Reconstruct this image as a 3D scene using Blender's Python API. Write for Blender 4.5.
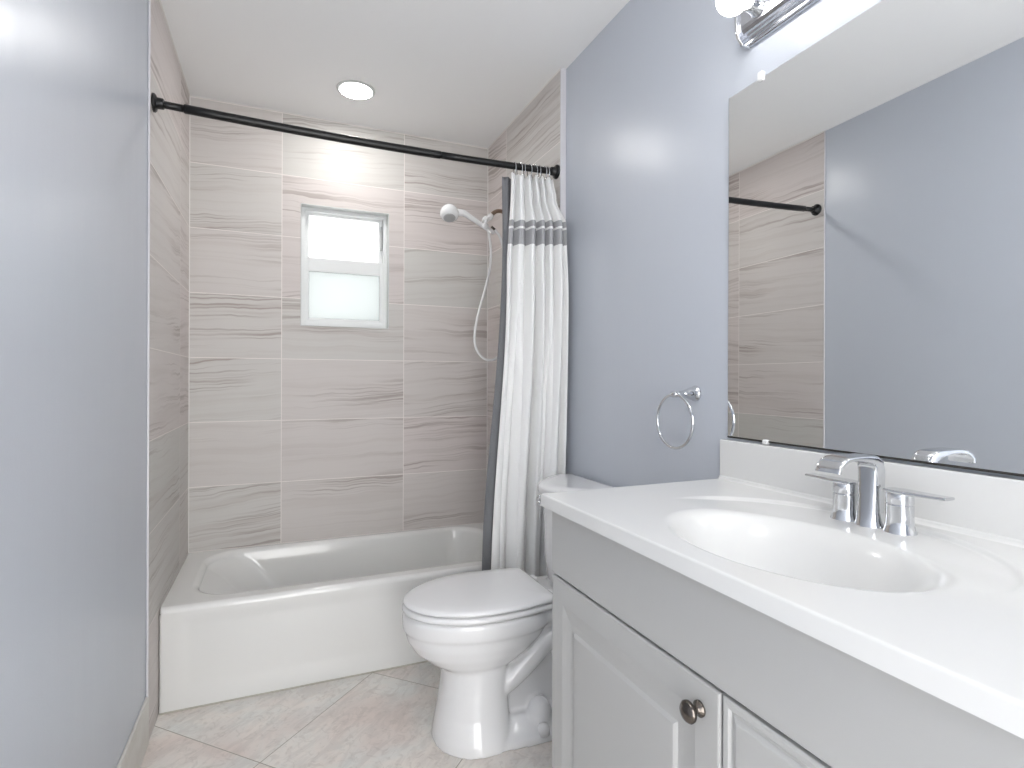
import bpy, bmesh, math, random
from mathutils import Vector, Matrix
for o in list(bpy.data.objects): bpy.data.objects.remove(o)
S = bpy.context.scene; COL = S.collection
PI = math.pi; R = math.radians
# ------------------------------------------------------------------ camera
F_PX, YAW, V0, ROLL = 552.9, R(22.855), 379.8, R(-0.1885)
CX, CH = 0.3983, 1.2152
cam = bpy.data.cameras.new('camera'); camo = bpy.data.objects.new('camera', cam); COL.objects.link(camo)
cam.sensor_width = 36; cam.lens = F_PX / 1024 * 36; cam.shift_y = (V0 - 384) / 1024; cam.clip_start = 0.02
_f = Vector((math.sin(YAW), math.cos(YAW), 0)); _r = Vector((math.cos(YAW), -math.sin(YAW), 0)); _u = Vector((0, 0, 1))
_rc = _r * math.cos(ROLL) - _u * math.sin(ROLL); _uc = _u * math.cos(ROLL) + _r * math.sin(ROLL)
M = Matrix((( _rc.x, _uc.x, -_f.x, CX), (_rc.y, _uc.y, -_f.y, 0), (_rc.z, _uc.z, -_f.z, CH), (0, 0, 0, 1)))
camo.matrix_world = M
S.camera = camo
# ------------------------------------------------------------------ world and exposure
W = bpy.data.worlds.new('world'); S.world = W; W.use_nodes = True
W.node_tree.nodes['Background'].inputs[0].default_value = (1.0, 0.995, 0.985, 1)
W.node_tree.nodes['Background'].inputs[1].default_value = 2.15
S.view_settings.view_transform = 'Standard'; S.view_settings.look = 'None'
S.view_settings.gamma = 1; S.view_settings.use_curve_mapping = False
S.view_settings.exposure = 1.80
BULB_E, DOWN_E = 3.2, 38.0
# ------------------------------------------------------------------ room numbers (metres)
RW = 1.524; D = 3.042; H = 2.5714          # tiled alcove width, back wall, ceiling
PL, PR = -0.0065, 1.549                    # painted wall faces
TL, TR = 2.165, 2.138                      # where the side tiling begins
Y0 = -0.85                                 # wall behind the camera
TUBY, TUBZ = 2.335, 0.3807
CZ = 0.943                                # countertop
# ------------------------------------------------------------------ material helpers
def new_mat(name):
    m = bpy.data.materials.new(name); m.use_nodes = True
    nt = m.node_tree; b = nt.nodes['Principled BSDF']
    return m, nt, b
def mat(name, col, rough=0.5, metal=0.0, bump=None, **kw):
    m, nt, b = new_mat(name)
    b.inputs['Base Color'].default_value = (*col, 1); b.inputs['Roughness'].default_value = rough; b.inputs['Metallic'].default_value = metal
    for k, v in kw.items(): b.inputs[k.replace('_', ' ')].default_value = v
    if bump:
        sc, st, ds = bump
        tc = nt.nodes.new('ShaderNodeTexCoord'); n = nt.nodes.new('ShaderNodeTexNoise'); n.inputs['Scale'].default_value = sc; n.inputs['Detail'].default_value = 3
        bp = nt.nodes.new('ShaderNodeBump'); bp.inputs['Strength'].default_value = st; bp.inputs['Distance'].default_value = ds
        nt.links.new(tc.outputs['Object'], n.inputs['Vector']); nt.links.new(n.outputs['Fac'], bp.inputs['Height']); nt.links.new(bp.outputs[0], b.inputs['Normal'])
    return m
class NT:
    def __init__(s, nt): s.nt = nt
    def n(s, t, **kw):
        x = s.nt.nodes.new(t)
        for k, v in kw.items(): setattr(x, k, v)
        return x
    def m(s, op, a, b=None, c=None):
        x = s.n('ShaderNodeMath', operation=op)
        for i, v in enumerate((a, b, c)):
            if v is None: continue
            if isinstance(v, (int, float)): x.inputs[i].default_value = v
            else: s.nt.links.new(v, x.inputs[i])
        return x.outputs[0]
    def comb(s, x, y, z):
        c = s.n('ShaderNodeCombineXYZ')
        for i, v in enumerate((x, y, z)):
            if isinstance(v, (int, float)): c.inputs[i].default_value = v
            else: s.nt.links.new(v, c.inputs[i])
        return c.outputs[0]
    def noise(s, vec, scale, detail=3, rough=0.5, dist=0.0):
        x = s.n('ShaderNodeTexNoise'); x.inputs['Scale'].default_value = scale; x.inputs['Detail'].default_value = detail
        x.inputs['Roughness'].default_value = rough; x.inputs['Distortion'].default_value = dist
        s.nt.links.new(vec, x.inputs['Vector']); return x.outputs['Fac']
    def ramp(s, fac, stops):
        x = s.n('ShaderNodeValToRGB'); e = x.color_ramp.elements
        while len(e) < len(stops): e.new(0.5)
        for i, (p, c) in enumerate(stops): e[i].position = p; e[i].color = (*c, 1) if len(c) == 3 else c
        s.nt.links.new(fac, x.inputs[0]); return x.outputs[0]
    def mix(s, fac, a, b, mode='MIX'):
        x = s.n('ShaderNodeMix', data_type='RGBA', blend_type=mode)
        for i, v in ((0, fac), (6, a), (7, b)):
            if isinstance(v, (int, float)): x.inputs[i].default_value = v
            elif isinstance(v, tuple): x.inputs[i].default_value = (*v, 1)
            else: s.nt.links.new(v, x.inputs[i])
        return x.outputs[2]
def g(v): return (v, v, v)
def srgb(r, gg, b):
    f = lambda c: (c / 255 / 12.92) if c / 255 <= 0.04045 else ((c / 255 + 0.055) / 1.055) ** 2.4
    return (f(r), f(gg), f(b))
def wall_tile(name, axis, off, tw, seed):
    m, nt, b = new_mat(name); t = NT(nt)
    tc = t.n('ShaderNodeTexCoord'); sp = t.n('ShaderNodeSeparateXYZ'); nt.links.new(tc.outputs['Object'], sp.inputs[0])
    a = sp.outputs[axis]; z = sp.outputs[2]
    u = t.m('DIVIDE', t.m('SUBTRACT', a, off), tw); v = t.m('DIVIDE', t.m('SUBTRACT', z, 0.3812), 0.3122)
    iu, iv = t.m('FLOOR', u), t.m('FLOOR', v); fu, fv = t.m('FRACT', u), t.m('FRACT', v)
    wn = t.n('ShaderNodeTexWhiteNoise', noise_dimensions='3D'); nt.links.new(t.comb(t.m('ADD', iu, seed), iv, seed * 1.7), wn.inputs[0])
    ws = t.n('ShaderNodeSeparateColor'); nt.links.new(wn.outputs['Color'], ws.inputs[0])
    r1, r2, r3 = ws.outputs[0], ws.outputs[1], ws.outputs[2]
    # veins: strongly stretched noise, slightly sloping per tile, gathered in bands
    wob = t.m('MULTIPLY', t.m('SUBTRACT', t.noise(t.comb(t.m('MULTIPLY', a, 5.0), t.m('MULTIPLY', z, 6.0), t.m('MULTIPLY', r1, 40)), 1.0, 3), 0.5), 0.045)
    zz = t.m('SUBTRACT', t.m('ADD', z, wob), t.m('MULTIPLY', t.m('MULTIPLY', t.m('SUBTRACT', r2, 0.15), 0.075), t.m('MULTIPLY', fu, tw / 0.6)))
    v1 = t.noise(t.comb(t.m('MULTIPLY', a, 0.9), t.m('MULTIPLY', zz, 34.0), t.m('MULTIPLY', r1, 60)), 1.0, 4, 0.55)
    v2 = t.noise(t.comb(t.m('MULTIPLY', a, 1.6), t.m('MULTIPLY', zz, 95.0), t.m('MULTIPLY', r2, 60)), 1.0, 3, 0.5)
    bnd = t.noise(t.comb(t.m('MULTIPLY', a, 1.0), t.m('MULTIPLY', zz, 8.5), t.m('MULTIPLY', r3, 60)), 1.0, 2)
    soft = t.ramp(v1, [(0.36, g(0.0)), (0.50, g(1.0))])
    fine = t.ramp(v2, [(0.38, g(0.0)), (0.49, g(1.0))])
    band = t.ramp(bnd, [(0.47, g(0.0)), (0.62, g(1.0))])
    vein_s = t.m('MULTIPLY', t.m('SUBTRACT', 1.0, soft), t.m('MULTIPLY_ADD', band, 0.6, 0.35))
    vein_f = t.m('MULTIPLY', t.m('SUBTRACT', 1.0, fine), t.m('MULTIPLY_ADD', band, 0.85, 0.06))
    base = t.mix(r3, srgb(213, 204, 201), srgb(203, 203, 198))
    cloud = t.noise(t.comb(t.m('MULTIPLY', a, 3.0), t.m('MULTIPLY', z, 5.0), t.m('MULTIPLY', r2, 30)), 1.0, 3)
    base = t.mix(t.m('MULTIPLY', cloud, 0.55), base, srgb(196, 190, 188))
    c = t.mix(t.m('MULTIPLY', vein_s, 0.42), base, srgb(170, 158, 152))
    c = t.mix(t.m('MULTIPLY', vein_f, 0.62), c, srgb(138, 124, 117))
    gw = 0.0017
    du = t.m('MULTIPLY', t.m('MINIMUM', fu, t.m('SUBTRACT', 1.0, fu)), tw); dv = t.m('MULTIPLY', t.m('MINIMUM', fv, t.m('SUBTRACT', 1.0, fv)), 0.3122)
    gr = t.m('LESS_THAN', t.m('MINIMUM', du, dv), gw)
    c = t.mix(gr, c, srgb(232, 226, 222))
    nt.links.new(c, b.inputs['Base Color'])
    nt.links.new(t.m('MULTIPLY_ADD', gr, 0.3, 0.45), b.inputs['Roughness']); b.inputs['Specular IOR Level'].default_value = 0.32
    bp = t.n('ShaderNodeBump'); bp.inputs['Strength'].default_value = 0.5; bp.inputs['Distance'].default_value = 0.0012
    nt.links.new(t.m('SUBTRACT', 1.0, gr), bp.inputs['Height']); nt.links.new(bp.outputs[0], b.inputs['Normal'])
    return m
def floor_tile():
    m, nt, b = new_mat('floor_tile'); t = NT(nt)
    tc = t.n('ShaderNodeTexCoord'); sp = t.n('ShaderNodeSeparateXYZ'); nt.links.new(tc.outputs['Object'], sp.inputs[0])
    x, y = sp.outputs[0], sp.outputs[1]
    u = t.m('DIVIDE', t.m('SUBTRACT', t.m('ADD', x, y), 2.268), 0.826); v = t.m('DIVIDE', t.m('SUBTRACT', t.m('SUBTRACT', y, x), 1.575), 0.826)
    fu, fv = t.m('FRACT', u), t.m('FRACT', v)
    wn = t.n('ShaderNodeTexWhiteNoise', noise_dimensions='2D'); nt.links.new(t.comb(t.m('FLOOR', u), t.m('FLOOR', v), 0), wn.inputs[0]); r = wn.outputs['Value']
    rz = t.m('MULTIPLY', r, 30)
    n1 = t.noise(t.comb(x, y, rz), 4.0, 5, 0.6, 0.6); n2 = t.noise(t.comb(t.m('MULTIPLY', t.m('ADD', x, y), 3.0), t.m('MULTIPLY', t.m('SUBTRACT', y, x), 9.0), rz), 1.6, 6, 0.65, 1.2)
    n3 = t.noise(t.comb(x, y, t.m('ADD', rz, 7)), 22.0, 5, 0.6, 2.0)
    c = t.mix(t.ramp(n1, [(0.40, g(0)), (0.62, g(1))]), srgb(232, 225, 218), srgb(223, 223, 219))
    pk = t.noise(t.comb(x, y, t.m('ADD', rz, 11)), 2.6, 2)
    c = t.mix(t.m('MULTIPLY', t.ramp(pk, [(0.50, g(0)), (0.66, g(1))]), 0.75), c, srgb(218, 203, 196))
    c = t.mix(t.m('MULTIPLY', t.ramp(n2, [(0.42, g(1)), (0.55, g(0))]), 0.20), c, srgb(160, 152, 146))
    c = t.mix(t.m('MULTIPLY', t.ramp(n3, [(0.36, g(1)), (0.47, g(0))]), 0.30), c, srgb(178, 168, 160))
    d = t.m('MINIMUM', t.m('MINIMUM', fu, t.m('SUBTRACT', 1.0, fu)), t.m('MINIMUM', fv, t.m('SUBTRACT', 1.0, fv)))
    gr = t.m('LESS_THAN', d, 0.0026)
    c = t.mix(gr, c, srgb(158, 150, 138))
    nt.links.new(c, b.inputs['Base Color']); b.inputs['Roughness'].default_value = 0.32
    bp = t.n('ShaderNodeBump'); bp.inputs['Strength'].default_value = 0.4; bp.inputs['Distance'].default_value = 0.001
    nt.links.new(t.m('SUBTRACT', 1.0, gr), bp.inputs['Height']); nt.links.new(bp.outputs[0], b.inputs['Normal'])
    return m
def paint(name, col, rough):
    m, nt, b = new_mat(name); t = NT(nt)
    tc = t.n('ShaderNodeTexCoord'); b.inputs['Base Color'].default_value = (*col, 1)
    n1 = t.noise(tc.outputs['Object'], 260, 2); mp = t.n('ShaderNodeMapping'); mp.inputs['Scale'].default_value = (9, 9, 1.5); nt.links.new(tc.outputs['Object'], mp.inputs[0])
    n2 = t.noise(mp.outputs[0], 1.0, 4)
    h = t.m('ADD', t.m('MULTIPLY', n1, 0.35), t.m('MULTIPLY', n2, 2.2))
    bp = t.n('ShaderNodeBump'); bp.inputs['Strength'].default_value = 0.35; bp.inputs['Distance'].default_value = 0.0016
    nt.links.new(h, bp.inputs['Height']); nt.links.new(bp.outputs[0], b.inputs['Normal'])
    nt.links.new(t.m('MULTIPLY_ADD', n2, 0.12, rough - 0.06), b.inputs['Roughness'])
    return m
M_paint = paint('pale_blue_grey_paint', srgb(192, 197, 206), 0.31)
M_ceil = mat('ceiling_white', srgb(240, 240, 240), 0.8, bump=(300, 0.1, 0.001))
M_tfar = wall_tile('veined_tile_far', 0, 0.41, 0.622, 3.0)
M_tleft = wall_tile('veined_tile_left', 1, TL, 0.624, 11.0)
M_tright = wall_tile('veined_tile_right', 1, TR, 0.622, 17.0)
M_floor = floor_tile()
M_trimw = mat('satin_edge_trim', srgb(214, 212, 216), 0.3, 0.0)
M_grout = mat('white_caulk', srgb(228, 226, 222), 0.5)
M_base = None
M_enamel = mat('white_enamel', srgb(224, 224, 222), 0.13, Coat_Weight=0.3)
M_porc = mat('white_porcelain', srgb(226, 226, 227), 0.07, Coat_Weight=0.5)
M_seat = mat('white_seat_plastic', srgb(228, 228, 229), 0.14)
M_marble = mat('cultured_marble_white', srgb(221, 221, 220), 0.20, Coat_Weight=0.15)
M_cab = mat('white_thermofoil', srgb(180, 180, 179), 0.34)
M_cabin = mat('cabinet_inside', srgb(150, 148, 146), 0.6)
M_gap = mat('dark_gap', srgb(70, 68, 66), 0.8)
M_chrome = mat('chrome', (0.68, 0.69, 0.71), 0.07, 1.0)
M_chromeb = mat('brushed_bar_chrome', (0.60, 0.61, 0.65), 0.18, 1.0)
M_nickel = mat('dark_pewter', srgb(104, 98, 93), 0.22, 1.0)
M_bronze = mat('bronze_arm', srgb(140, 120, 105), 0.3, 0.7)
M_black = mat('black_rod', srgb(4, 4, 5), 0.36)
M_plast = mat('white_plastic', srgb(235, 235, 235), 0.25)
M_pgrey = mat('spray_face_grey', srgb(175, 175, 176), 0.4)
M_mirror = mat('mirror_silver', (0.93, 0.94, 0.94), 0.0, 1.0)
M_medge = mat('mirror_edge_dark', srgb(60, 58, 55), 0.4, 0.3)
M_alum = mat('white_window_aluminium', srgb(226, 228, 228), 0.35)
M_reveal = mat('white_reveal', srgb(208, 210, 209), 0.45)
M_clip = mat('clear_clip', srgb(230, 230, 230), 0.15)
def emis(name, col, s):
    m = bpy.data.materials.new(name); m.use_nodes = True; nt = m.node_tree; nt.nodes.remove(nt.nodes['Principled BSDF'])
    e = nt.nodes.new('ShaderNodeEmission'); e.inputs[0].default_value = (*col, 1); e.inputs[1].default_value = s
    nt.links.new(e.outputs[0], nt.nodes['Material Output'].inputs[0]); return m
M_bulb = emis('lit_globe', (1.0, 0.985, 0.965), BULB_E)
M_down = emis('added_fill_downlight', (1.0, 0.985, 0.965), DOWN_E); M_down2 = emis('lit_downlight_dimmer', (1.0, 0.985, 0.965), DOWN_E * 0.7)  # full-strength glow is for the added, unseen vanity-end downlight
def frosted(name, col):
    m = bpy.data.materials.new(name); m.use_nodes = True; nt = m.node_tree; nt.nodes.remove(nt.nodes['Principled BSDF'])
    a = nt.nodes.new('ShaderNodeBsdfTranslucent'); a.inputs[0].default_value = (*col, 1)
    c = nt.nodes.new('ShaderNodeBsdfGlossy'); c.inputs['Roughness'].default_value = 0.25
    x = nt.nodes.new('ShaderNodeMixShader'); x.inputs[0].default_value = 0.06
    nt.links.new(a.outputs[0], x.inputs[1]); nt.links.new(c.outputs[0], x.inputs[2]); nt.links.new(x.outputs[0], nt.nodes['Material Output'].inputs[0]); return m
M_frost = frosted('frosted_glass', (0.56, 0.565, 0.565)); M_frost2 = frosted('frosted_glass_bluish', (0.385, 0.40, 0.40))
def curtain_mat():
    m, nt, b = new_mat('white_cotton_with_grey_band'); t = NT(nt)
    tc = t.n('ShaderNodeTexCoord'); sp = t.n('ShaderNodeSeparateXYZ'); nt.links.new(tc.outputs['Object'], sp.inputs[0]); z = sp.outputs[2]
    def rng(a, c): return t.m('MULTIPLY', t.m('GREATER_THAN', z, a), t.m('LESS_THAN', z, c))
    band = t.m('SUBTRACT', rng(1.786, 1.888), rng(1.852, 1.862))
    wv = t.noise(tc.outputs['Object'], 900, 2)
    c = t.mix(band, srgb(243, 243, 242), srgb(170, 170, 173))
    c = t.mix(t.m('MULTIPLY', wv, 0.12), c, srgb(200, 200, 200))
    nt.links.new(c, b.inputs['Base Color']); b.inputs['Roughness'].default_value = 0.85
    bp = t.n('ShaderNodeBump'); bp.inputs['Strength'].default_value = 0.3; bp.inputs['Distance'].default_value = 0.0006
    nt.links.new(wv, bp.inputs['Height']); nt.links.new(bp.outputs[0], b.inputs['Normal']); return m
M_curt = curtain_mat()
M_liner = mat('grey_liner', srgb(124, 125, 129), 0.6, bump=(260, 0.9, 0.004))
# ------------------------------------------------------------------ geometry helpers
def obj(name, bm, mats, parent=None, smooth=False, bevel=0, seg=2, angle=35):
    me = bpy.data.meshes.new(name); bmesh.ops.recalc_face_normals(bm, faces=bm.faces[:]); bm.to_mesh(me); bm.free()
    for m in (mats if isinstance(mats, (list, tuple)) else [mats]): me.materials.append(m)
    if smooth:
        for p in me.polygons: p.use_smooth = True
    o = bpy.data.objects.new(name, me); COL.objects.link(o)
    if parent: o.parent = parent; o.matrix_parent_inverse = Matrix.Translation(-parent.location)
    if bevel:
        b = o.modifiers.new('bevel', 'BEVEL'); b.width = bevel; b.segments = seg; b.limit_method = 'ANGLE'; b.angle_limit = R(angle)
        for p in me.polygons: p.use_smooth = True
        w = o.modifiers.new('wn', 'WEIGHTED_NORMAL'); w.keep_sharp = True
    return o
def tag(o, label, cat=None, group=None, kind=None):
    if label: o['label'] = label
    if cat: o['category'] = cat
    if group: o['group'] = group
    if kind: o['kind'] = kind
    return o
def thing(name, label, cat, loc, group=None):
    o = bpy.data.objects.new(name, None); COL.objects.link(o); o.location = loc; o.empty_display_size = 0.05
    return tag(o, label, cat, group)
def struct(name, bm, m, label=None, **kw): return tag(obj(name, bm, m, **kw), label, None, None, 'structure')
def box(bm, x0, x1, y0, y1, z0, z1, mi=0):
    vs = [bm.verts.new((x, y, z)) for z in (z0, z1) for y in (y0, y1) for x in (x0, x1)]
    for f in ((0, 1, 3, 2), (4, 6, 7, 5), (0, 4, 5, 1), (2, 3, 7, 6), (0, 2, 6, 4), (1, 5, 7, 3)):
        bm.faces.new([vs[i] for i in f]).material_index = mi
    return vs
def BX(*a): bm = bmesh.new(); box(bm, *a); return bm
def loft(bm, rings, cap0=True, cap1=True, mi=0, closed=True):
    vr = [[bm.verts.new(p) for p in r] for r in rings]
    n = len(vr[0])
    for a, b in zip(vr, vr[1:]):
        for i in range(n if closed else n - 1):
            j = (i + 1) % n; bm.faces.new((a[i], a[j], b[j], b[i])).material_index = mi
    if cap0: bm.faces.new(vr[0][::-1]).material_index = mi
    if cap1: bm.faces.new(vr[-1]).material_index = mi
    return vr
def frame_from(d):
    d = Vector(d).normalized(); up = Vector((0, 0, 1)) if abs(d.z) < 0.95 else Vector((0, 1, 0))
    a = d.cross(up).normalized(); return a, d.cross(a).normalized()
def tube(bm, pts, rad, n=16, mi=0):
    pts = [Vector(p) for p in pts]; rings = []; pa = None
    rs = rad if isinstance(rad, (list, tuple)) else [rad] * len(pts)
    for i, p in enumerate(pts):
        d = (pts[min(i + 1, len(pts) - 1)] - pts[max(i - 1, 0)]).normalized()
        if pa is None: a, b = frame_from(d)
        else: a = (pa - d * pa.dot(d)).normalized(); b = d.cross(a)
        pa = a; rings.append([p + (a * math.cos(t) + b * math.sin(t)) * rs[i] for t in [2 * PI * k / n for k in range(n)]])
    loft(bm, rings, mi=mi)
def lathe(bm, o, d, prof, n=32, mi=0):
    # prof: (distance along axis, radius)
    o = Vector(o); d = Vector(d).normalized(); a, b = frame_from(d)
    loft(bm, [[o + d * h + (a * math.cos(t) + b * math.sin(t)) * max(r, 1e-4) for t in [2 * PI * k / n for k in range(n)]] for h, r in prof], mi=mi)
def spline(pts, n=8):
    P = [Vector(p) for p in pts]; P = [P[0] * 2 - P[1]] + P + [P[-1] * 2 - P[-2]]; out = []
    for i in range(1, len(P) - 2):
        for k in range(n):
            t = k / n; a, b, c, d = P[i - 1:i + 3]
            out.append(0.5 * ((2 * b) + (c - a) * t + (2 * a - 5 * b + 4 * c - d) * t * t + (3 * b - a - 3 * c + d) * t ** 3))
    out.append(P[-2]); return out
def sgn(v): return -1 if v < 0 else 1
def sell(cx, cy, ax, ay, z, e=2.0, n=64):
    return [(cx + ax * sgn(math.cos(t)) * abs(math.cos(t)) ** (2 / e), cy + ay * sgn(math.sin(t)) * abs(math.sin(t)) ** (2 / e), z) for t in [2 * PI * k / n for k in range(n)]]
# ------------------------------------------------------------------ room shell
struct('floor', BX(PL - 0.1, PR + 0.1, Y0, D, -0.1, 0), M_floor)
struct('ceiling', BX(PL - 0.1, PR + 0.1, Y0, D, H, H + 0.1), M_ceil)
bm = bmesh.new(); box(bm, PL - 0.1, PL, Y0, TL + 0.001, 0, H, 0); box(bm, PL - 0.1, 0, TL, D, 0, H, 1)
for f in bm.faces:
    if abs(f.calc_center_median().y - TL) < 1e-4: f.material_index = 0
struct('wall_left', bm, [M_paint, M_tleft])
bm = bmesh.new(); box(bm, PR, PR + 0.1, Y0, TR + 0.001, 0, H, 0); box(bm, RW, PR + 0.1, TR, D, 0, H, 1)
struct('wall_right', bm, [M_paint, M_tright])
WX0, WX1, WZ0, WZ1 = 0.499, 0.950, 1.490, 2.120
bm = bmesh.new()
box(bm, PL - 0.1, WX0, D, D + 0.16, 0, H); box(bm, WX1, PR + 0.1, D, D + 0.16, 0, H)
box(bm, WX0, WX1, D, D + 0.16, 0, WZ0); box(bm, WX0, WX1, D, D + 0.16, WZ1, H)
struct('wall_far', bm, M_tfar)
# wall behind the viewer; its unseen doorway is added to let world light in
bm = bmesh.new()
box(bm, PL - 0.1, 0.04, Y0 - 0.1, Y0, 0, H); box(bm, 0.95, PR + 0.1, Y0 - 0.1, Y0, 0, H); box(bm, 0.04, 0.95, Y0 - 0.1, Y0, 2.08, H)
struct('wall_near', bm, M_paint)
# tile edge strips
bm = bmesh.new(); box(bm, -0.0050, 0.0012, TL - 0.0040, TL - 0.0001, 0.159, H); struct('trim_1', bm, M_trimw, bevel=0.001)
bm = bmesh.new(); box(bm, RW - 0.0012, PR, TR - 0.006, TR + 0.0005, 0, H); struct('trim_2', bm, M_trimw, bevel=0.001)
# caulk lines in the alcove corners
bm = bmesh.new(); c = 0.0035
box(bm, 0, RW, D - c, D, H - c, H); box(bm, 0, c, TL, D, H - c, H); box(bm, RW - c, RW, TR, D, H - c, H)
box(bm, 0, c, D - c, D, TUBZ, H); box(bm, RW - c, RW, D - c, D, TUBZ, H)
struct('trim_3', bm, M_grout)
# tiled baseboard on the left wall
mb, nt, b = new_mat('baseboard_tile'); t = NT(nt); tc = t.n('ShaderNodeTexCoord')
n1 = t.noise(tc.outputs['Object'], 9, 5, 0.6, 0.5)
nt.links.new(t.ramp(n1, [(0.35, srgb(200, 197, 191)), (0.65, srgb(214, 213, 208))]), b.inputs['Base Color']); b.inputs['Roughness'].default_value = 0.35
bm = bmesh.new(); box(bm, PL, 0.0030, Y0, TL - 0.001, 0.0, 0.158)
struct('baseboard_left', bm, mb, bevel=0.002)
bm = bmesh.new(); box(bm, PR - 0.010, PR, 1.20, TR - 0.007, 0.0, 0.158)
struct('baseboard_right', bm, mb, bevel=0.002)
# ------------------------------------------------------------------ window
wroot = bpy.data.objects.new('window_1', None); COL.objects.link(wroot); wroot.location = (0.72, D + 0.07, WZ0); wroot['kind'] = 'structure'
def lerp_(a, b, t): return a + (b - a) * t
def rect_frame(bm, x0, x1, z0, z1, y0, y1, w, wb=None, wt=None):
    wb = wb or w; wt = wt or w
    box(bm, x0, x0 + w, y0, y1, z0, z1); box(bm, x1 - w, x1, y0, y1, z0, z1)
    box(bm, x0 + w, x1 - w, y0, y1, z0, z0 + wb); box(bm, x0 + w, x1 - w, y0, y1, z1 - wt, z1)
bm = bmesh.new()   # white reveal lining
th = 0.004
rect_frame(bm, WX0, WX1, WZ0, WZ1, D - 0.0025, D + 0.075, th)
obj('reveal', bm, M_reveal, wroot, bevel=0.0015)
bm = bmesh.new(); rect_frame(bm, WX0 + th, WX1 - th, WZ0 + th, WZ1 - th, D + 0.045, D + 0.115, 0.020, 0.030, 0.018)
obj('window_frame', bm, M_alum, wroot, bevel=0.002)
bm = bmesh.new()
UX0, UX1 = 0.523 + 0.0, 0.926
rect_frame(bm, UX0, UX1, 1.800, 2.100, D + 0.078, D + 0.100, 0.018, 0.05, 0.012); obj('upper_sash', bm, M_alum, wroot, bevel=0.002)
bm = bmesh.new(); rect_frame(bm, UX0 - 0.002, UX1 + 0.002, 1.518, 1.856, D + 0.052, D + 0.074, 0.020, 0.020, 0.072); obj('lower_sash', bm, M_alum, wroot, bevel=0.002)
obj('upper_pane', BX(UX0 + 0.01, UX1 - 0.01, D + 0.087, D + 0.091, 1.81, 2.095), M_frost, wroot)
obj('lower_pane', BX(UX0 + 0.01, UX1 - 0.01, D + 0.061, D + 0.065, 1.53, 1.80), M_frost2, wroot)
bm = bmesh.new(); box(bm, UX1 - 0.012, UX1 - 0.004, D + 0.058, D + 0.078, 1.93, 2.06); obj('sash_balance', bm, mat('grey_balance', srgb(170, 172, 172), 0.4), wroot, bevel=0.001)
# ------------------------------------------------------------------ bathtub
def rrect(x0, x1, y0, y1, r, z, n=10):
    pts = []
    for cx, cy, a0 in ((x1 - r, y1 - r, 0), (x0 + r, y1 - r, 90), (x0 + r, y0 + r, 180), (x1 - r, y0 + r, 270)):
        for k in range(n): a = R(a0 + 90 * k / (n - 1)); pts.append((cx + r * math.cos(a), cy + r * math.sin(a), z))
    return pts
tub = thing('bathtub', 'white alcove bathtub with a plain apron below the window', 'bathtub', (0.76, 2.69, 0))
bm = bmesh.new()
tx0, tx1, ty0, ty1 = 0.003, RW - 0.003, TUBY, D - 0.001
def rr(dx, z, r=0.012): return rrect(tx0, tx1, ty0 + dx, ty1, r, z)
rings = []
for k in range(7):
    a = R(90 * k / 6); rings.append(rrect(tx0, tx1, ty0 + 0.020 * (1 - math.cos(a)), ty1, 0.012, TUBZ - 0.020 + 0.020 * math.sin(a)))
ix0, ix1, iy0, iy1 = tx0 + 0.085, tx1 - 0.080, ty0 + 0.075, ty1 - 0.030
for k in range(0, 7):
    a = R(90 * k / 6); q = 0.026; w = q * math.sin(a) - 0.012
    rings.append(rrect(ix0 + w, ix1 - w, iy0 + w, iy1 - w, 0.16, TUBZ - q * (1 - math.cos(a))))
for z, e, ex in ((0.325, 0.022, 0.055), (0.28, 0.028, 0.10), (0.2, 0.042, 0.17), (0.13, 0.060, 0.23), (0.085, 0.087, 0.28), (0.062, 0.12, 0.32), (0.055, 0.17, 0.37)):
    rings.append(rrect(ix0 + ex, ix1 - e, iy0 + e, iy1 - e, 0.155 - 0.02 * (e > .1), z))
loft(bm, rings, cap0=False)
o = obj('tub_shell', bm, M_enamel, tub, smooth=True)
o.modifiers.new('wn', 'WEIGHTED_NORMAL')
bm = bmesh.new()
def sst(v): v = min(1, max(0, v)); return v * v * (3 - 2 * v)
nx, nz = 150, 40; gv = []
for j in range(nz + 1):
    z = (TUBZ - 0.020) * j / nz
    gv.append([bm.verts.new((lerp_(tx0, tx1, i / nx), ty0 + 0.0045 * sst((lerp_(tx0, tx1, i / nx) - 0.055) / 0.05) * sst((tx1 - 0.055 - lerp_(tx0, tx1, i / nx)) / 0.05) * sst((z - 0.030) / 0.07) * sst((TUBZ - 0.03 - z) / 0.05), z)) for i in range(nx + 1)])
for a_, b_ in zip(gv, gv[1:]):
    for i in range(nx): bm.faces.new((a_[i], a_[i + 1], b_[i + 1], b_[i]))
for side in (0, -1):
    col_ = [r_[side] for r_ in gv]; bk = [bm.verts.new((v.co.x, ty0 + 0.03, v.co.z)) for v in col_]
    for a_ in range(nz): bm.faces.new((col_[a_], col_[a_ + 1], bk[a_ + 1], bk[a_]))
obj('apron', bm, M_enamel, tub, smooth=True)
obj('caulk_line', BX(tx0, tx1, ty0 - 0.004, ty0 + 0.002, 0.0005, 0.005), mat('aged_caulk', srgb(186, 182, 170), 0.6), tub)
bm = bmesh.new(); lathe(bm, (1.25, 2.69, 0.055), (0, 0, 1), [(0, 0.036), (0.004, 0.034), (0.0045, 0.02), (0.002, 0.018), (0.002, 0.0)]); tag(obj('drain', bm, M_chrome, tub, smooth=True), 'chrome drain')
bm = bmesh.new(); lathe(bm, (ix1 - 0.018, 2.69, 0.27), (-1, 0, 0.12), [(0, 0.038), (0.006, 0.037), (0.010, 0.030), (0.010, 0)]); tag(obj('overflow_plate', bm, M_chrome, tub, smooth=True), 'chrome overflow plate')
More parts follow.
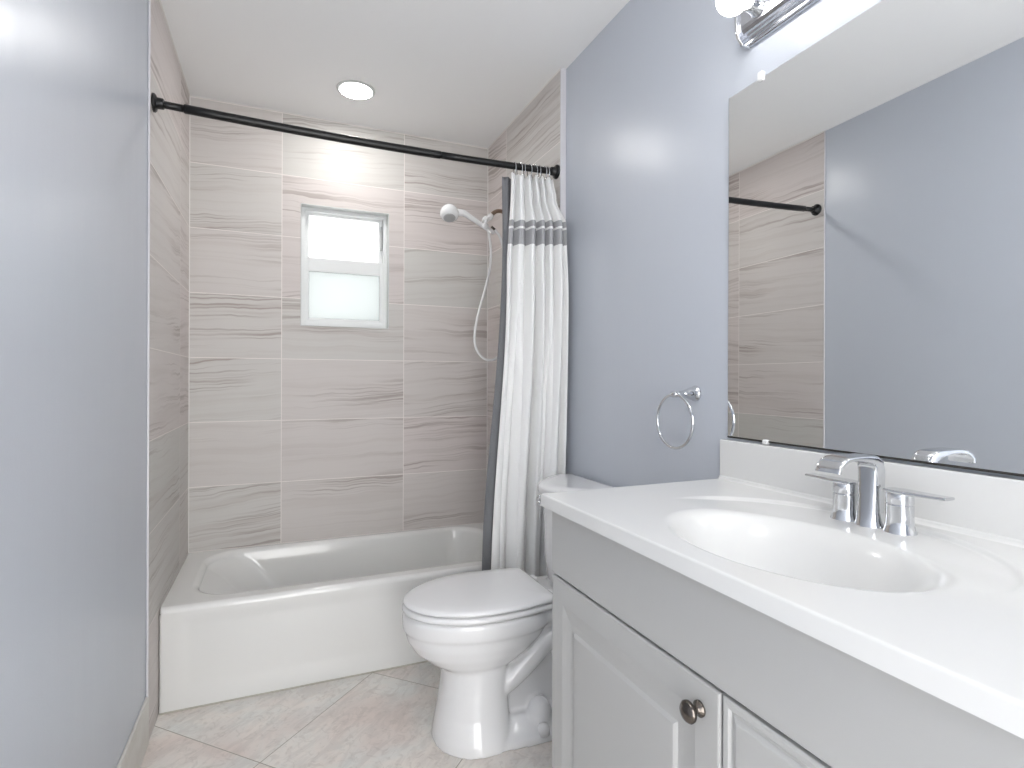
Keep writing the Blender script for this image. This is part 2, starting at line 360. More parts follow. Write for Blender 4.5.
# ------------------------------------------------------------------ curtain rod
A = Vector((0.0, 2.2116, 2.1557)); B = Vector((RW, 2.1683, 2.1312)); dR = (B - A).normalized()
rod = thing('curtain_rod', 'long black shower curtain rod spanning the tub alcove', 'curtain rod', tuple((A + B) / 2))
def rod_pt(t): return A + (B - A) * t - Vector((0, 0, 0.014 * 4 * t * (1 - t)))
bm = bmesh.new(); tube(bm, [rod_pt(t_) for t_ in (0.008, 0.03, 0.06)], 0.0125, 20); tube(bm, [rod_pt(t_) for t_ in (0.0595, 0.062, 0.12, 0.2, 0.3, 0.4, 0.5, 0.6, 0.655, 0.657)], [0.0125] + [0.0155] * 8 + [0.0140], 20)
tube(bm, [rod_pt(t_) for t_ in (0.655, 0.72, 0.8, 0.9, 0.96, 0.992)], 0.0142, 20); obj('rod_tube', bm, M_black, rod, smooth=True)
for P0, d in ((A, dR), (B, -dR)):
    bm = bmesh.new(); dd = Vector((1, 0, 0)) * (1 if d.x > 0 else -1)
    lathe(bm, P0, dd, [(0.0, 0.031), (0.006, 0.031), (0.010, 0.027), (0.013, 0.019), (0.030, 0.018), (0.034, 0.0145)]); obj('rod_flange', bm, M_black, rod, smooth=True).modifiers.new('wn', 'WEIGHTED_NORMAL')
def rod_at(x): return rod_pt((x - A.x) / (B.x - A.x))
# ------------------------------------------------------------------ shower curtain
random.seed(4)
def lerp(a, b, t): return a + (b - a) * t
def interp(t, pts):
    for (a, va), (b, vb) in zip(pts, pts[1:]):
        if t <= b:
            k = (t - a) / (b - a) if b > a else 0; k = k * k * (3 - 2 * k); return va + (vb - va) * k
    return pts[-1][1]
ZT, ZB = 2.092, 0.34
def curtain_pt(s, q):
    # s across, q from top 0 to hem 1
    z = lerp(ZT, ZB, q)
    xl = interp(q, [(0, 1.302), (0.25, 1.280), (1, 1.213)]); xr = interp(q, [(0, 1.500), (0.06, 1.506), (0.13, 1.520), (0.3, 1.522), (1, 1.524)])
    yl = interp(q, [(0, 2.168), (1, 2.178)]); yr = interp(q, [(0, 2.160), (0.05, 2.14), (0.13, 2.075), (0.3, 2.060), (1, 2.100)])
    amp = interp(q, [(0, 0.020), (0.10, 0.024), (0.5, 0.030), (1, 0.036)])
    w = s + 0.020 * math.sin(2 * PI * 1.3 * s + 1.0) + 0.030 * math.sin(2 * PI * 1.1 * s + 2.0 * q + .5) * q
    def crease(p): return 1 - 2 * abs(math.sin(p)) ** 0.75        # rounded lobes toward the room, tight valleys behind
    big = interp(q, [(0, 0.0), (0.2, 0.15), (0.6, 0.75), (1, 0.85)])
    pa, pb = PI * 6.0 * w + 0.5, PI * 4.0 * w + 0.35 + 0.15 * q
    f = crease(pa) * (1 - big) + crease(pb) * big + 0.14 * math.sin(2 * pa + 3 * q + 1)
    fx = 0.006 * math.cos(2 * (pa if big < .5 else pb)) * abs(1 - 2 * big)
    x = lerp(xl, xr, s) + fx * min(1, 4 * s + .2) * min(1, 4 * (1 - s)); y = lerp(yl, yr, s) + amp * f * min(1, 7 * (1 - s) + 0.35)
    # scalloped heading between the rings
    if q < 0.04: z -= (1 - q / 0.04) * 0.010 * (0.5 - 0.5 * math.cos(2 * PI * 7 * s))
    if z < 0.86 and x > 1.29: y = max(y, 2.064 + 0.004 * (f + 1))
    return (min(x, 1.5185 if y > TR - .02 else 1.54), y, z)
sc = thing('shower_curtain', 'white gathered shower curtain with a grey band near its top', 'shower curtain', (1.38, 2.17, 2.10))
def sheet(fn, ns, nq):
    bm = bmesh.new(); rows = [[bm.verts.new(fn(i / ns, j / nq)) for i in range(ns + 1)] for j in range(nq + 1)]
    for a, b in zip(rows, rows[1:]):
        for i in range(ns): bm.faces.new((a[i], a[i + 1], b[i + 1], b[i]))
    return bm
o = obj('curtain_panel', sheet(curtain_pt, 320, 110), M_curt, sc, smooth=True)
so = o.modifiers.new('solid', 'SOLIDIFY'); so.thickness = 0.0012; so.offset = 0
def liner_pt(s, q):
    z = lerp(2.088, 0.345, q)
    xl = interp(q, [(0, 1.279), (0.15, 1.283), (1, 1.192)]); xr = 1.48
    return (lerp(xl, xr, s) , 2.206 + 0.010 * math.sin(2 * PI * 5 * s + 1.2) * min(1, 6 * s) + 0.004 * math.sin(9 * q) - 0.004 * q, z)
ln = obj('grey_liner', sheet(liner_pt, 80, 60), M_liner, sc, smooth=True); tag(ln, 'grey liner behind the white cloth')
so = ln.modifiers.new('solid', 'SOLIDIFY'); so.thickness = 0.001; so.offset = 0
# chrome rings
ringproto = None
for i, x in enumerate((1.324, 1.347, 1.369, 1.393, 1.416, 1.440, 1.462, 1.480)):
    c = rod_at(x)
    if ringproto is None:
        bm = bmesh.new(); n = 28
        pts = [Vector((0.0, 0.0205 * math.sin(2 * PI * k / n), -0.012 + 0.030 * math.cos(2 * PI * k / n))) for k in range(n)]
        tube(bm, pts + [pts[0]], 0.0019, 8)
        ringproto = obj('curtain_ring', bm, M_chrome, smooth=True); o = ringproto
    else:
        o = ringproto.copy(); COL.objects.link(o)
    o.location = c; o.rotation_euler = (0, 0, R((-8, 12, -14, 6, 16, -10, 8, -5)[i]))
    tag(o, 'thin chrome curtain ring looped over the black rod above the white curtain', 'curtain ring', 'chrome rings bunched at the right of the rod')
# ------------------------------------------------------------------ hand shower
SY = 2.70
hs = thing('hand_shower', 'white hand shower with a looping hose on a bronze arm', 'shower head', (RW, SY, 2.085))
bm = bmesh.new(); pts = spline([(RW, SY, 2.078), (1.49, SY, 2.096), (1.455, SY, 2.100), (1.428, SY, 2.086), (1.412, SY, 2.064)], 6)
tube(bm, pts, 0.0105, 14); tag(obj('shower_arm', bm, M_bronze, hs, smooth=True), 'bronze arm')
bm = bmesh.new(); lathe(bm, (RW, SY, 2.078), (-1, 0, 0), [(0, 0.03), (0.004, 0.029), (0.010, 0.014)]); tag(obj('arm_flange', bm, M_bronze, hs, smooth=True), 'bronze wall flange')
bm = bmesh.new()
tube(bm, [(1.4180, SY, 2.0740), (1.4060, SY, 2.0580), (1.3910, SY, 2.0500)], [0.015, 0.0165, 0.015], 14)
lathe(bm, (1.3840, SY - 0.016, 2.0460), (0, 1, 0), [(0, 0.010), (0.004, 0.017), (0.028, 0.017), (0.032, 0.010)], 16)
tube(bm, [(1.3860, SY - 0.012, 2.0440), (1.3740, SY - 0.02, 2.0150)], [0.008, 0.007], 10)
lathe(bm, (1.3620, SY - 0.02, 2.0140), (0.84, 0, -0.5), [(0, 0.017), (0.028, 0.015)], 16)
obj('bracket', bm, M_plast, hs, smooth=True)
bm = bmesh.new()
HP = SY - 0.02
tube(bm, [(1.1980, HP, 2.0600), (1.2610, HP, 2.0600), (1.3160, HP, 2.0320), (1.3710, HP, 2.0020), (1.4040, HP, 1.9860), (1.4260, HP, 1.9760)], [0.020, 0.0165, 0.013, 0.012, 0.011, 0.009], 16)
hd = Vector((-0.10, -0.42, -0.90)).normalized()
lathe(bm, Vector((1.184, HP, 2.046)) - hd * 0.030, hd, [(-0.020, 0.004), (-0.018, 0.016), (-0.010, 0.030), (0.004, 0.041), (0.020, 0.047), (0.034, 0.047), (0.046, 0.042), (0.055, 0.032)], 32)
obj('spray_handle', bm, M_plast, hs, smooth=True)
bm = bmesh.new(); lathe(bm, Vector((1.184, HP, 2.046)) + hd * 0.0240, hd, [(0, 0.031), (0.004, 0.029), (0.0045, 0.024), (0.003, 0.020), (0.004, 0.008), (0.004, 0)], 28); tag(obj('spray_face', bm, M_pgrey, hs, smooth=True), 'grey spray face with nozzles')
bm = bmesh.new(); tube(bm, [(1.4110, SY - .015, 2.0100), (1.4320, SY - .015, 1.9950)], 0.006, 10)
obj('hose_nut', bm, M_nickel, hs, smooth=True)
bm = bmesh.new()
hp = spline([(1.3840, HP, 1.9950), (1.3960, HP, 1.9650), (1.4060, HP, 1.8900), (1.4040, HP, 1.8100), (1.3810, HP, 1.7000), (1.3380, HP, 1.5500), (1.3190, HP, 1.4300), (1.3360, HP, 1.3600), (1.3810, HP, 1.3200), (1.4360, HP, 1.3250), (1.4760, HP, 1.3800), (1.508, HP, 1.50), (1.508, HP, 1.70), (1.4820, HP, 1.8700), (1.4560, HP, 1.9600), (1.4300, SY - .015, 1.9940)], 10)
tube(bm, hp, 0.0065, 12); obj('hose', bm, M_plast, hs, smooth=True)
# ------------------------------------------------------------------ toilet
TY = 1.85
toi = thing('toilet', 'white two-piece toilet with closed lid between tub and vanity', 'toilet', (1.15, TY, 0))
BY = TY - 0.028
def egg(xf, xb, hw, z, n=72, eb=2.6, mid=0.56, cy=None):
    cy = TY if cy is None else cy
    xc = lerp(xf, xb, mid); pts = []
    for k in range(n):
        t = 2 * PI * k / n; c, s_ = math.cos(t), math.sin(t)
        if c < 0: x = xc + (xc - xf) * c; y = hw * s_
        else: x = xc + (xb - xc) * sgn(c) * abs(c) ** (2 / eb); y = hw * sgn(s_) * abs(s_) ** (2 / eb)
        pts.append((x, cy + y, z))
    return pts
bm = bmesh.new()
# bowl with an upright rim band
loft(bm, [egg(0.930, 1.10, 0.100, 0.225, cy=BY), egg(0.915, 1.14, 0.116, 0.245, cy=BY + .006), egg(0.868, 1.19, 0.146, 0.270, cy=TY - .008), egg(0.829, 1.24, 0.168, 0.300), egg(0.808, 1.28, 0.179, 0.335), egg(0.800, 1.30, 0.183, 0.366), egg(0.7935, 1.31, 0.1895, 0.374),
          egg(0.792, 1.32, 0.191, 0.390), egg(0.792, 1.32, 0.191, 0.415), egg(0.795, 1.32, 0.189, 0.424), egg(0.806, 1.31, 0.181, 0.430)])
# front column
loft(bm, [egg(0.886, 1.15, 0.152, 0.0, eb=3, cy=BY - .008), egg(0.889, 1.145, 0.149, 0.03, eb=3, cy=BY - .006), egg(0.904, 1.14, 0.131, 0.10, eb=3, cy=BY), egg(0.917, 1.135, 0.119, 0.18, eb=3, cy=BY), egg(0.920, 1.14, 0.116, 0.27, eb=3, cy=BY)])
# foot flange
loft(bm, [egg(0.885, 1.45, 0.163, 0.0, eb=5, cy=BY), egg(0.887, 1.45, 0.161, 0.022, eb=5, cy=BY), egg(0.90, 1.44, 0.135, 0.045, eb=5, cy=BY), egg(0.93, 1.43, 0.10, 0.075, eb=5, cy=BY)])
# rear body and deck
loft(bm, [sell(1.24, BY, 0.17, 0.070, 0.03, 3), sell(1.24, BY, 0.17, 0.072, 0.20, 3), sell(1.27, TY, 0.18, 0.09, 0.30, 3), sell(1.33, TY, 0.17, 0.125, 0.36, 4), sell(1.355, TY, 0.165, 0.155, 0.39, 5), sell(1.36, TY, 0.165, 0.160, 0.418, 5), sell(1.36, TY, 0.160, 0.153, 0.428, 5)])
loft(bm, [sell(1.45, TY, 0.075, 0.12, 0.41, 5), sell(1.45, TY, 0.075, 0.12, 0.4425, 5)])
# trapway bulge down the near and far sides
for sy in (-1, 1):
    pts = spline([(1.09, BY + sy * 0.060, 0.160), (1.15, BY + sy * 0.076, 0.205), (1.215, BY + sy * 0.078, 0.255), (1.270, BY + sy * 0.076, 0.300), (1.32, BY + sy * 0.070, 0.30), (1.37, BY + sy * 0.065, 0.20), (1.39, BY + sy * 0.065, 0.05)], 6)
    tube(bm, pts, 0.040, 20)
    lathe(bm, (1.240, BY + sy * 0.095, 0.03), (0, 0, 1), [(0, 0.046), (0.050, 0.042), (0.078, 0.030), (0.090, 0.008)], 24)
o = obj('bowl', bm, M_porc, toi, smooth=True)
r = o.modifiers.new('remesh', 'REMESH'); r.mode = 'VOXEL'; r.voxel_size = 0.005; r.use_smooth_shade = True
sm = o.modifiers.new('smooth', 'SMOOTH'); sm.factor = 0.6; sm.iterations = 6
for sy in (-1, 1):
    bm = bmesh.new(); lathe(bm, (1.232, BY + sy * 0.147, 0.022), (0, 0, 1), [(0, 0.021), (0.022, 0.020), (0.032, 0.016), (0.036, 0.0)], 20); obj('bolt_cap', bm, M_seat, toi, smooth=True)
def lidring(xf, xb, hw, z):
    # round front, sides closing in a little, straight back edge with small corners
    xc = lerp(xf, xb, 0.56); pts = []; n = 40; hb = hw * 0.86; rc = 0.014
    for k in range(n + 1):
        t = PI / 2 + PI * k / n; pts.append((xc + (xc - xf) * math.cos(t), TY + hw * math.sin(t), z))
    for k in range(1, 9): u = k / 9; pts.append((lerp(xc, xb - rc, u), TY - lerp(hw, hb, u * u), z))
    for k in range(5): a = R(-90 + 90 * k / 4); pts.append((xb - rc + rc * math.cos(a), TY - hb + rc + rc * math.sin(a), z))
    for k in range(5): a = R(90 * k / 4); pts.append((xb - rc + rc * math.cos(a), TY + hb - rc + rc * math.sin(a), z))
    for k in range(8, 0, -1): u = k / 9; pts.append((lerp(xc, xb - rc, u), TY + lerp(hw, hb, u * u), z))
    return pts
q_ = 0.012
bm = bmesh.new()
loft(bm, [lidring(0.797, 1.285, 0.189, 0.4205 + q_), lidring(0.792, 1.29, 0.193, 0.4245 + q_), lidring(0.792, 1.29, 0.193, 0.432 + q_), lidring(0.797, 1.285, 0.189, 0.4385 + q_)])
obj('seat', bm, M_seat, toi, smooth=True)
bm = bmesh.new()
loft(bm, [lidring(0.800, 1.288, 0.187, 0.4435 + q_), lidring(0.795, 1.293, 0.191, 0.4465 + q_), lidring(0.794, 1.293, 0.192, 0.4510 + q_), lidring(0.798, 1.291, 0.189, 0.4570 + q_), lidring(0.812, 1.282, 0.179, 0.4605 + q_), lidring(0.86, 1.25, 0.14, 0.4630 + q_), lidring(0.95, 1.17, 0.07, 0.4640 + q_)])
obj('lid', bm, M_seat, toi, smooth=True)
for sy in (-1, 1):
    bm = bmesh.new(); box(bm, 1.284, 1.322, TY + sy * 0.075 - 0.02, TY + sy * 0.075 + 0.02, 0.427, 0.462); obj('seat_hinge', bm, M_seat, toi, bevel=0.008, seg=3)
def dshape(xf, xs, xb, hw, z, n=40, r=0.02):
    # flat back, softly bowed and cut-cornered front
    pts = [(xb, TY + hw, z), (xb, TY - hw, z)]
    for k in range(n + 1):
        t = k / n; y = -hw + 2 * hw * t; c = abs(y) / hw
        pts.append((lerp(xf, xs, c ** 2.1), TY + y, z))
    return pts
bm = bmesh.new(); loft(bm, [dshape(1.375, 1.48, 1.530, 0.160, 0.4425), dshape(1.350, 1.47, 1.535, 0.180, 0.460), dshape(1.340, 1.465, 1.54, 0.188, 0.53), dshape(1.330, 1.46, 1.54, 0.193, 0.785)])
obj('tank', bm, M_porc, toi, bevel=0.012, seg=3, angle=50)
bm = bmesh.new(); loft(bm, [dshape(1.313, 1.465, 1.542, 0.202, 0.785), dshape(1.308, 1.460, 1.543, 0.205, 0.793), dshape(1.308, 1.460, 1.543, 0.205, 0.812), dshape(1.320, 1.468, 1.538, 0.196, 0.823), dshape(1.36, 1.475, 1.52, 0.16, 0.826)])
obj('tank_lid', bm, M_porc, toi, bevel=0.004, seg=3, angle=40)
bm = bmesh.new(); lathe(bm, (1.375, TY + 0.13, 0.745), (-1, 0, 0), [(0, 0.014), (0.018, 0.014), (0.022, 0.010)], 16); tube(bm, [(1.352, TY + 0.13, 0.745), (1.342, TY + 0.10, 0.742), (1.334, TY + 0.065, 0.738)], [0.006, 0.006, 0.005], 10)
tag(obj('flush_lever', bm, M_chrome, toi, smooth=True), 'chrome flush lever')
toi.location.x -= 0.008
# ------------------------------------------------------------------ vanity cabinet
VX, VY1, VY0 = 1.002, 1.184, 0.085      # door face, far end, near end
van = thing('vanity_cabinet', 'white vanity cabinet with raised panel doors under the sink top', 'vanity cabinet', (1.27, 0.635, 0))
bm = bmesh.new(); T = 0.016; bx = VX + 0.019
box(bm, bx, PR - 0.002, VY1 - T, VY1, 0.0, 0.912); box(bm, bx, PR - 0.002, VY0, VY0 + T, 0.0, 0.912)
box(bm, bx, PR - 0.002, VY0 + T, VY1 - T, 0.10, 0.116); box(bm, PR - 0.010, PR - 0.002, VY0 + T, VY1 - T, 0.116, 0.912)
box(bm, bx, bx + 0.018, VY0 + T, VY1 - T, 0.72, 0.7555); box(bm, bx, bx + 0.018, 0.615, 0.655, 0.116, 0.72)
obj('carcass', bm, M_cab, van)
obj('toe_kick', BX(bx + 0.055, bx + 0.070, VY0 + T, VY1 - T, 0.0, 0.10), M_cab, van)
bm = bmesh.new(); box(bm, VX, bx + 0.018, VY0, VY1, 0.757, 0.912); obj('top_rail', bm, M_cab, van, bevel=0.0025)
def door(y0, y1, z0, z1, knob_y):
    bm = bmesh.new(); rings = []
    for ins, x in ((0.0, VX + 0.018), (0.0, VX + 0.004), (0.0015, VX + 0.001), (0.004, VX), (0.052, VX), (0.056, VX + 0.0006), (0.070, VX + 0.0030), (0.084, VX + 0.0048), (0.094, VX + 0.0055), (0.099, VX + 0.0055), (0.102, VX + 0.0035), (0.106, VX + 0.0012), (0.110, VX + 0.0008)):
        rings.append([(x, y0 + ins, z0 + ins), (x, y1 - ins, z0 + ins), (x, y1 - ins, z1 - ins), (x, y0 + ins, z1 - ins)])
    loft(bm, rings); d = obj('door', bm, M_cab, van)
    bm = bmesh.new(); lathe(bm, (VX, knob_y, 0.706), (-1, 0, 0), [(0, 0.0125), (0.003, 0.0125), (0.006, 0.007), (0.014, 0.006), (0.017, 0.011), (0.020, 0.0165), (0.024, 0.0170), (0.028, 0.014), (0.0305, 0.007), (0.031, 0)], 28)
    tag(obj('knob', bm, M_nickel, d, smooth=True), 'dark pewter round knob'); return d
door(0.6355, 1.182, 0.105, 0.7505, 0.677)
def drawer(y0, y1, z0, z1):
    bm = bmesh.new(); rings = []
    for ins, x in ((0.0, VX + 0.018), (0.0, VX + 0.003), (0.002, VX + 0.001), (0.005, VX), (0.012, VX + 0.0005), (0.016, VX + 0.004), (0.020, VX + 0.004), (0.026, VX + 0.0005), (0.029, VX)):
        rings.append([(x, y0 + ins, z0 + ins), (x, y1 - ins, z0 + ins), (x, y1 - ins, z1 - ins), (x, y0 + ins, z1 - ins)])
    loft(bm, rings); d = obj('drawer', bm, M_cab, van)
    bm = bmesh.new(); lathe(bm, (VX, (y0 + y1) / 2, (z0 + z1) / 2), (-1, 0, 0), [(0, 0.0125), (0.003, 0.0125), (0.006, 0.007), (0.014, 0.006), (0.017, 0.011), (0.020, 0.0165), (0.024, 0.0170), (0.028, 0.014), (0.0305, 0.007), (0.031, 0)], 28)
    tag(obj('knob', bm, M_nickel, d, smooth=True), 'dark pewter round knob')
for z0, z1 in ((0.555, 0.7505), (0.335, 0.550), (0.105, 0.330)): drawer(0.089, 0.6315, z0, z1)
# ------------------------------------------------------------------ vanity top with moulded basin
top = thing('sink_counter', 'white cultured marble vanity top with moulded oval basin', 'sink', (1.27, 0.635, 0.912))
X0, X1, YA, YB = 0.978, PR - 0.001, 0.07, 1.196
def hgt(x, y):
    z = CZ
    e = math.sqrt(((x - 1.250) / 0.255) ** 2 + ((y - 0.718) / 0.318) ** 2)      # shallow oval recess, dying out toward the front
    fade = sst((x - 1.22) / 0.14); z -= 0.0060 * sst((1.0 - e) / 0.05) * fade
    b = math.sqrt(((x - 1.195) / 0.142) ** 2 + ((y - 0.686) / 0.204) ** 2)
    u = min(1, max(0, (1.20 - b) / 0.80)); z -= 0.142 * u ** 2 * (3 - 2 * u)
    # cove up to the backsplash, rounded front
    dx = (PR - 0.020) - x
    if dx < 0.010: z += 0.010 * (1 - math.sqrt(max(0, 1 - ((0.010 - max(dx, 0)) / 0.010) ** 2)))
    df = x - X0
    if df < 0.004: z -= 0.004 * (1 - math.sqrt(max(0, 1 - ((0.004 - df) / 0.004) ** 2)))
    dl = YB - y
    if dl < 0.005: z -= 0.005 * (1 - math.sqrt(max(0, 1 - ((0.005 - dl) / 0.005) ** 2)))
    return z
xs = [X0 + v for v in (0, .0002, .0008, .0016, .0026, .004, .007)]; n = 130; xe = PR - 0.030
xs += [lerp(X0 + 0.009, xe, i / n) for i in range(n + 1)] + [xe + 0.002 + 0.001 * i for i in range(9)] + [PR - 0.004]
n = 250; ys = [lerp(YA, YB - 0.006, i / n) for i in range(n + 1)] + [YB - v for v in (.005, .0035, .002, .001, .0004, 0)]
bm = bmesh.new(); gv = [[bm.verts.new((x, y, hgt(x, y))) for y in ys] for x in xs]
for i in range(len(xs) - 1):
    for j in range(len(ys) - 1): bm.faces.new((gv[i][j], gv[i + 1][j], gv[i + 1][j + 1], gv[i][j + 1]))
zb = 0.9135
def skirt(line):
    lo = [bm.verts.new((v.co.x, v.co.y, zb)) for v in line]
    for a in range(len(line) - 1): bm.faces.new((line[a], line[a + 1], lo[a + 1], lo[a]))
    return lo
skirt(gv[0]); skirt(gv[-1]); skirt([r[0] for r in gv]); skirt([r[-1] for r in gv])
# underside lip along the front so that the slab has thickness
lipv = [bm.verts.new(p) for p in ((X0, YA, zb), (X0, YB, zb), (X0 + 0.045, YB, zb), (X0 + 0.045, YA, zb))]; bm.faces.new(lipv)
obj('counter_slab', bm, M_marble, top, smooth=True)
bm = bmesh.new(); box(bm, PR - 0.020, PR - 0.001, YA, YB - 0.002, CZ - 0.02, 1.0515); obj('backsplash', bm, M_marble, top, bevel=0.003, seg=3)
bm = bmesh.new(); lathe(bm, (1.195, 0.686, hgt(1.195, 0.686) - 0.001), (0, 0, 1), [(0, 0.024), (0.004, 0.024), (0.005, 0.018), (0.004, 0.016), (0.009, 0.012), (0.0095, 0)], 24); tag(obj('drain', bm, M_chrome, top, smooth=True), 'chrome sink drain')
# ------------------------------------------------------------------ faucet
FX = 1.453; zf = CZ - 0.0075
fa = thing('faucet', 'chrome two-handle sink faucet with flat curved spout', 'faucet', (FX, 0.716, zf))
def rsec(c, a, b, wa, wb, e=3.2, n=32):
    return [Vector(c) + Vector(a) * (wa * sgn(math.cos(t)) * abs(math.cos(t)) ** (2 / e)) + Vector(b) * (wb * sgn(math.sin(t)) * abs(math.sin(t)) ** (2 / e)) for t in [2 * PI * k / n for k in range(n)]]
SYc = 0.716
path = [((FX, zf), (0, 1), .0270, .0270, 2), ((FX, zf + .003), (0, 1), .0262, .0262, 2), ((FX, zf + .012), (0, 1), .0232, .0230, 2.2), ((FX + .001, zf + .028), (0, 1), .0208, .0200, 2.8), ((FX + .002, zf + .055), (0, 1), .0198, .0185, 3.2), ((FX + .003, zf + .085), (0, 1), .0198, .0178, 3.6),
        ((FX + .003, zf + .108), (-.08, 1), .0200, .0172, 4), ((FX + .000, zf + .120), (-.5, .9), .0203, .0155, 4), ((FX - .009, zf + .1275), (-.95, .45), .0206, .0115, 4.5), ((FX - .024, zf + .1315), (-1, .12), .0212, .0078, 5), ((FX - .050, zf + .1340), (-1, .04), .0222, .0056, 5),
        ((FX - .076, zf + .1350), (-1, 0), .0236, .0050, 5), ((FX - .092, zf + .1335), (-1, -.15), .0246, .0050, 5), ((FX - .104, zf + .1285), (-1, -.55), .0252, .0052, 5), ((FX - .114, zf + .1200), (-.6, -.9), .0254, .0054, 5), ((FX - .1175, zf + .1095), (-.15, -1), .0254, .0052, 5)]
bm = bmesh.new(); rg = []
for (px, pz), (dx, dz), wy, wt, e in path:
    d = Vector((dx, 0, dz)).normalized(); nrm = Vector((0, 1, 0)).cross(d); rg.append(rsec((px, SYc, pz), (0, 1, 0), nrm, wy, wt, e, 40))
loft(bm, rg); obj('spout', bm, M_chrome, fa, smooth=True, bevel=0.0008, angle=50)
for hy, sg in ((0.7685, 1), (0.6620, -1)):
    bm = bmesh.new(); lathe(bm, (FX + 0.002, hy, zf), (0, 0, 1), [(0, .0272), (.003, .0266), (.008, .0248), (.016, .0230), (.030, .0220), (.0520, .0222), (.0525, .0205), (.0540, .0205), (.0545, .0222), (.0725, .0222), (.0740, .0212), (.0740, 0)], 40)
    hb = obj('handle_body', bm, M_chrome, fa, bevel=0.0006, angle=50)
    bm = bmesh.new(); rg = []
    for dy, hx, zc, th in ((-.0235, .012, .0765, .0026), (-.020, .0185, .0765, .0030), (0, .0215, .0765, .0034), (.02, .0195, .0765, .0034), (.045, .0165, .0770, .0030), (.070, .0150, .0775, .0027), (.0810, .0145, .0778, .0028), (.0825, .0138, .0778, .0024)):
        rg.append(rsec((FX + 0.002, hy + sg * dy, zf + zc), (1, 0, 0), (0, 0, 1), hx, th, 6, 24))
    loft(bm, rg); obj('lever', bm, M_chrome, hb, smooth=True, bevel=0.0006, angle=50)
# ------------------------------------------------------------------ mirror
mir = thing('wall_mirror', 'large frameless mirror on the wall above the vanity', 'mirror', (PR, 0.63, 1.0605))
MY1, MY0, MZ0, MZ1 = 1.177, 0.10, 1.0605, 1.995
mr = R(-1.05)
def mirr_x(y): return PR - 0.0060 - (1.182 - y) * math.tan(-mr)
def slab(y0, y1, z0, z1, d0, d1):
    bm = bmesh.new(); v = [bm.verts.new((mirr_x(y) + d, y, z)) for d in (d0, d1) for z in (z0, z1) for y in (y0, y1)]
    for f in ((0, 1, 3, 2), (4, 6, 7, 5), (0, 4, 5, 1), (2, 3, 7, 6), (0, 2, 6, 4), (1, 5, 7, 3)): bm.faces.new([v[i] for i in f])
    return bm
obj('mirror_glass', slab(MY0, MY1, MZ0, MZ1, 0.0, 0.001), M_mirror, mir)
obj('mirror_backing', slab(MY0 - .001, MY1 + .0012, MZ0 - .003, MZ1 + .0006, 0.0012, 0.0055), M_medge, mir)
obj('bottom_edge', slab(MY0 - .001, MY1 + .0012, MZ0 - .0015, MZ0 + .0018, -0.0006, 0.0), M_medge, mir)
for (yy, z0, z1) in ((1.045, MZ0 - 0.008, MZ0 + 0.005), (1.065, MZ1 - 0.008, MZ1 + 0.016), (0.45, MZ0 - 0.008, MZ0 + 0.005), (0.45, MZ1 - .008, MZ1 + .016)):
    bm = bmesh.new(); x = mirr_x(yy); box(bm, x - 0.006, PR, yy - 0.008, yy + 0.008, z0, z1); tag(obj('mirror_clip', bm, M_clip, mir, bevel=0.003), 'small clear plastic clip')
# ------------------------------------------------------------------ towel ring
tr = thing('towel_ring', 'round chrome towel ring on the blue-grey wall beside the mirror', 'towel ring', (PR, 1.3125, 1.176))
bm = bmesh.new(); RX = 1.470
lathe(bm, (PR, 1.3125, 1.176), (-1, 0, 0), [(0, .0235), (.004, .0235), (.006, .021), (.020, .0185), (.035, .013), (.050, .0088), (.066, .0075), (.0765, .0075)], 32)
obj('post', bm, M_chrome, tr, smooth=True)
bm = bmesh.new(); lathe(bm, (RX, 1.3125 - .012, 1.1735), (0, 1, 0), [(0, .006), (.002, .0085), (.022, .0085), (.024, .006)], 24); obj('ring_clasp', bm, M_chrome, tr, smooth=True)
bm = bmesh.new(); n = 72; rr_ = 0.0785
pts = [Vector((RX + 0.0 , 1.3125 + rr_ * math.sin(2 * PI * k / n), 1.1735 - rr_ + rr_ * math.cos(2 * PI * k / n))) for k in range(n + 1)]
tube(bm, pts, 0.0042, 14); obj('ring', bm, M_chrome, tr, smooth=True)
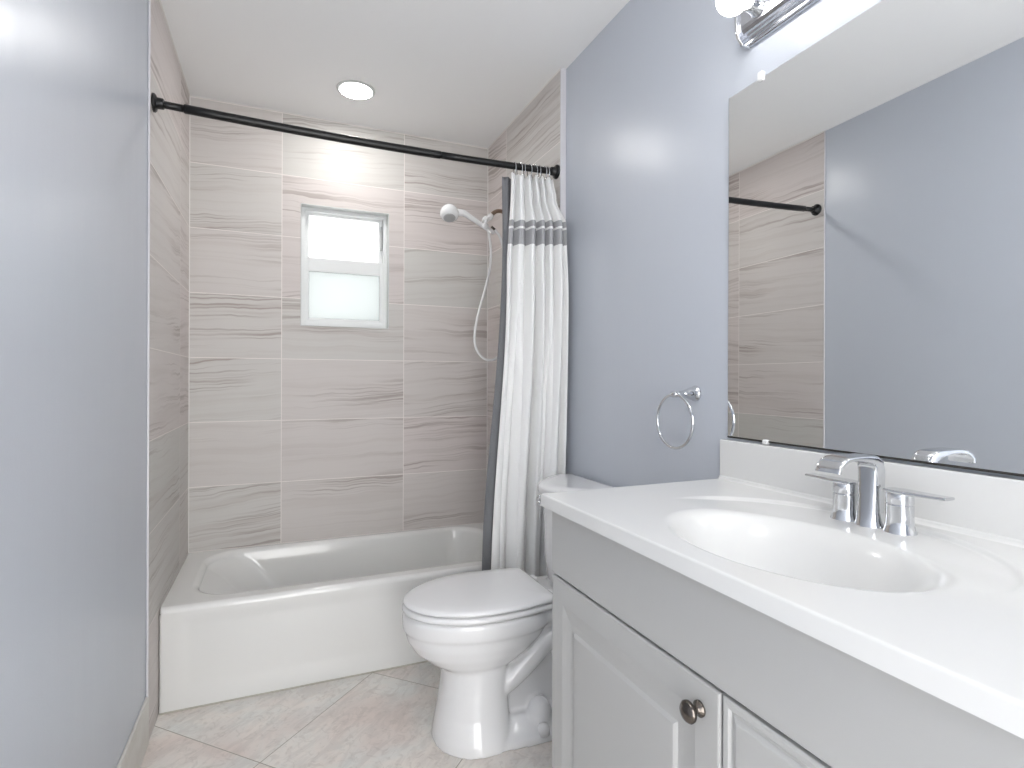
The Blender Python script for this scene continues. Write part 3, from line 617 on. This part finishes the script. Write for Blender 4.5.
# ------------------------------------------------------------------ vanity light bar
vl = thing('vanity_light', 'chrome ridged light bar with round globe bulbs above the mirror', 'light fixture', (PR, 0.64, 2.145))
LZ, LY0, LY1 = 2.156, 0.165, 1.105
prof = [(0, -.0600), (.010, -.0600), (.012, -.0575), (.016, -.0560), (.017, -.0515), (.021, -.0500), (.023, -.0450), (.028, -.0435), (.030, -.0385), (.036, -.0370), (.042, -.0300), (.044, -.020), (.044, .020), (.042, .0300), (.036, .0370), (.030, .0385), (.028, .0435), (.023, .0450), (.021, .0500), (.017, .0515), (.016, .0560), (.012, .0575), (.010, .0600), (0, .0600)]
bm = bmesh.new(); loft(bm, [[(PR - a, y, LZ + b_) for a, b_ in prof] for y in (LY0, LY1)]); obj('ridged_bar', bm, M_chromeb, vl)
for y, s_ in ((LY1, 1), (LY0, -1)):
    bm = bmesh.new(); pe = [(0, -.0625), (.030, -.0600), (.046, -.045), (.052, -.02), (.052, .02), (.046, .045), (.030, .0600), (0, .0625)]
    loft(bm, [[(PR - a, y - .001 * s_, LZ + b_) for a, b_ in pe], [(PR - a * .97, y + s_ * .008, LZ + b_ * .97) for a, b_ in pe], [(PR - a * .6, y + s_ * .016, LZ + b_ * .7) for a, b_ in pe]]); obj('end_cap', bm, M_chrome, vl, bevel=0.002)
for i in range(6):
    y = 1.042 - i * 0.159
    bm = bmesh.new(); lathe(bm, (PR - .043, y, LZ), (-1, 0, 0), [(0, .026), (.004, .026), (.008, .021), (.030, .0185), (.034, .0170)], 28); obj('socket', bm, M_chrome, vl, smooth=True)
    bm = bmesh.new(); pr = [(0, .014)] + [(.010 + .040 - .040 * math.cos(a), .040 * math.sin(a)) for a in [R(v) for v in range(24, 181, 12)]]
    lathe(bm, (PR - .076, y, LZ), (-1, 0, 0), pr, 32); tag(obj('bulb', bm, M_bulb, vl, smooth=True), 'lit white globe bulb')
# ------------------------------------------------------------------ ceiling downlights; the vanity-end one is unseen, added as fill light
for lx, ly, lab in ((0.727, 2.674, 'round lit recessed downlight in the ceiling over the tub'), (0.62, 0.45, 'unseen fill downlight added in the ceiling over the vanity end')):
    cl = thing('ceiling_downlight', lab, 'ceiling light', (lx, ly, H))
    bm = bmesh.new(); lathe(bm, (lx, ly, H), (0, 0, -1), [(0, .088), (.003, .088), (.006, .080), (.006, .066), (.002, .066), (.002, 0)], 48); obj('trim_ring', bm, M_reveal, cl, smooth=True)
    bm = bmesh.new(); lathe(bm, (lx, ly, H - .0025), (0, 0, -1), [(0, .072), (.004, .0725), (.0055, .070), (.0058, 0)], 48); tag(obj('lens', bm, M_down2 if ly > 2 else M_down, cl, smooth=True), 'bright white lit lens')
bpy.context.view_layer.update()
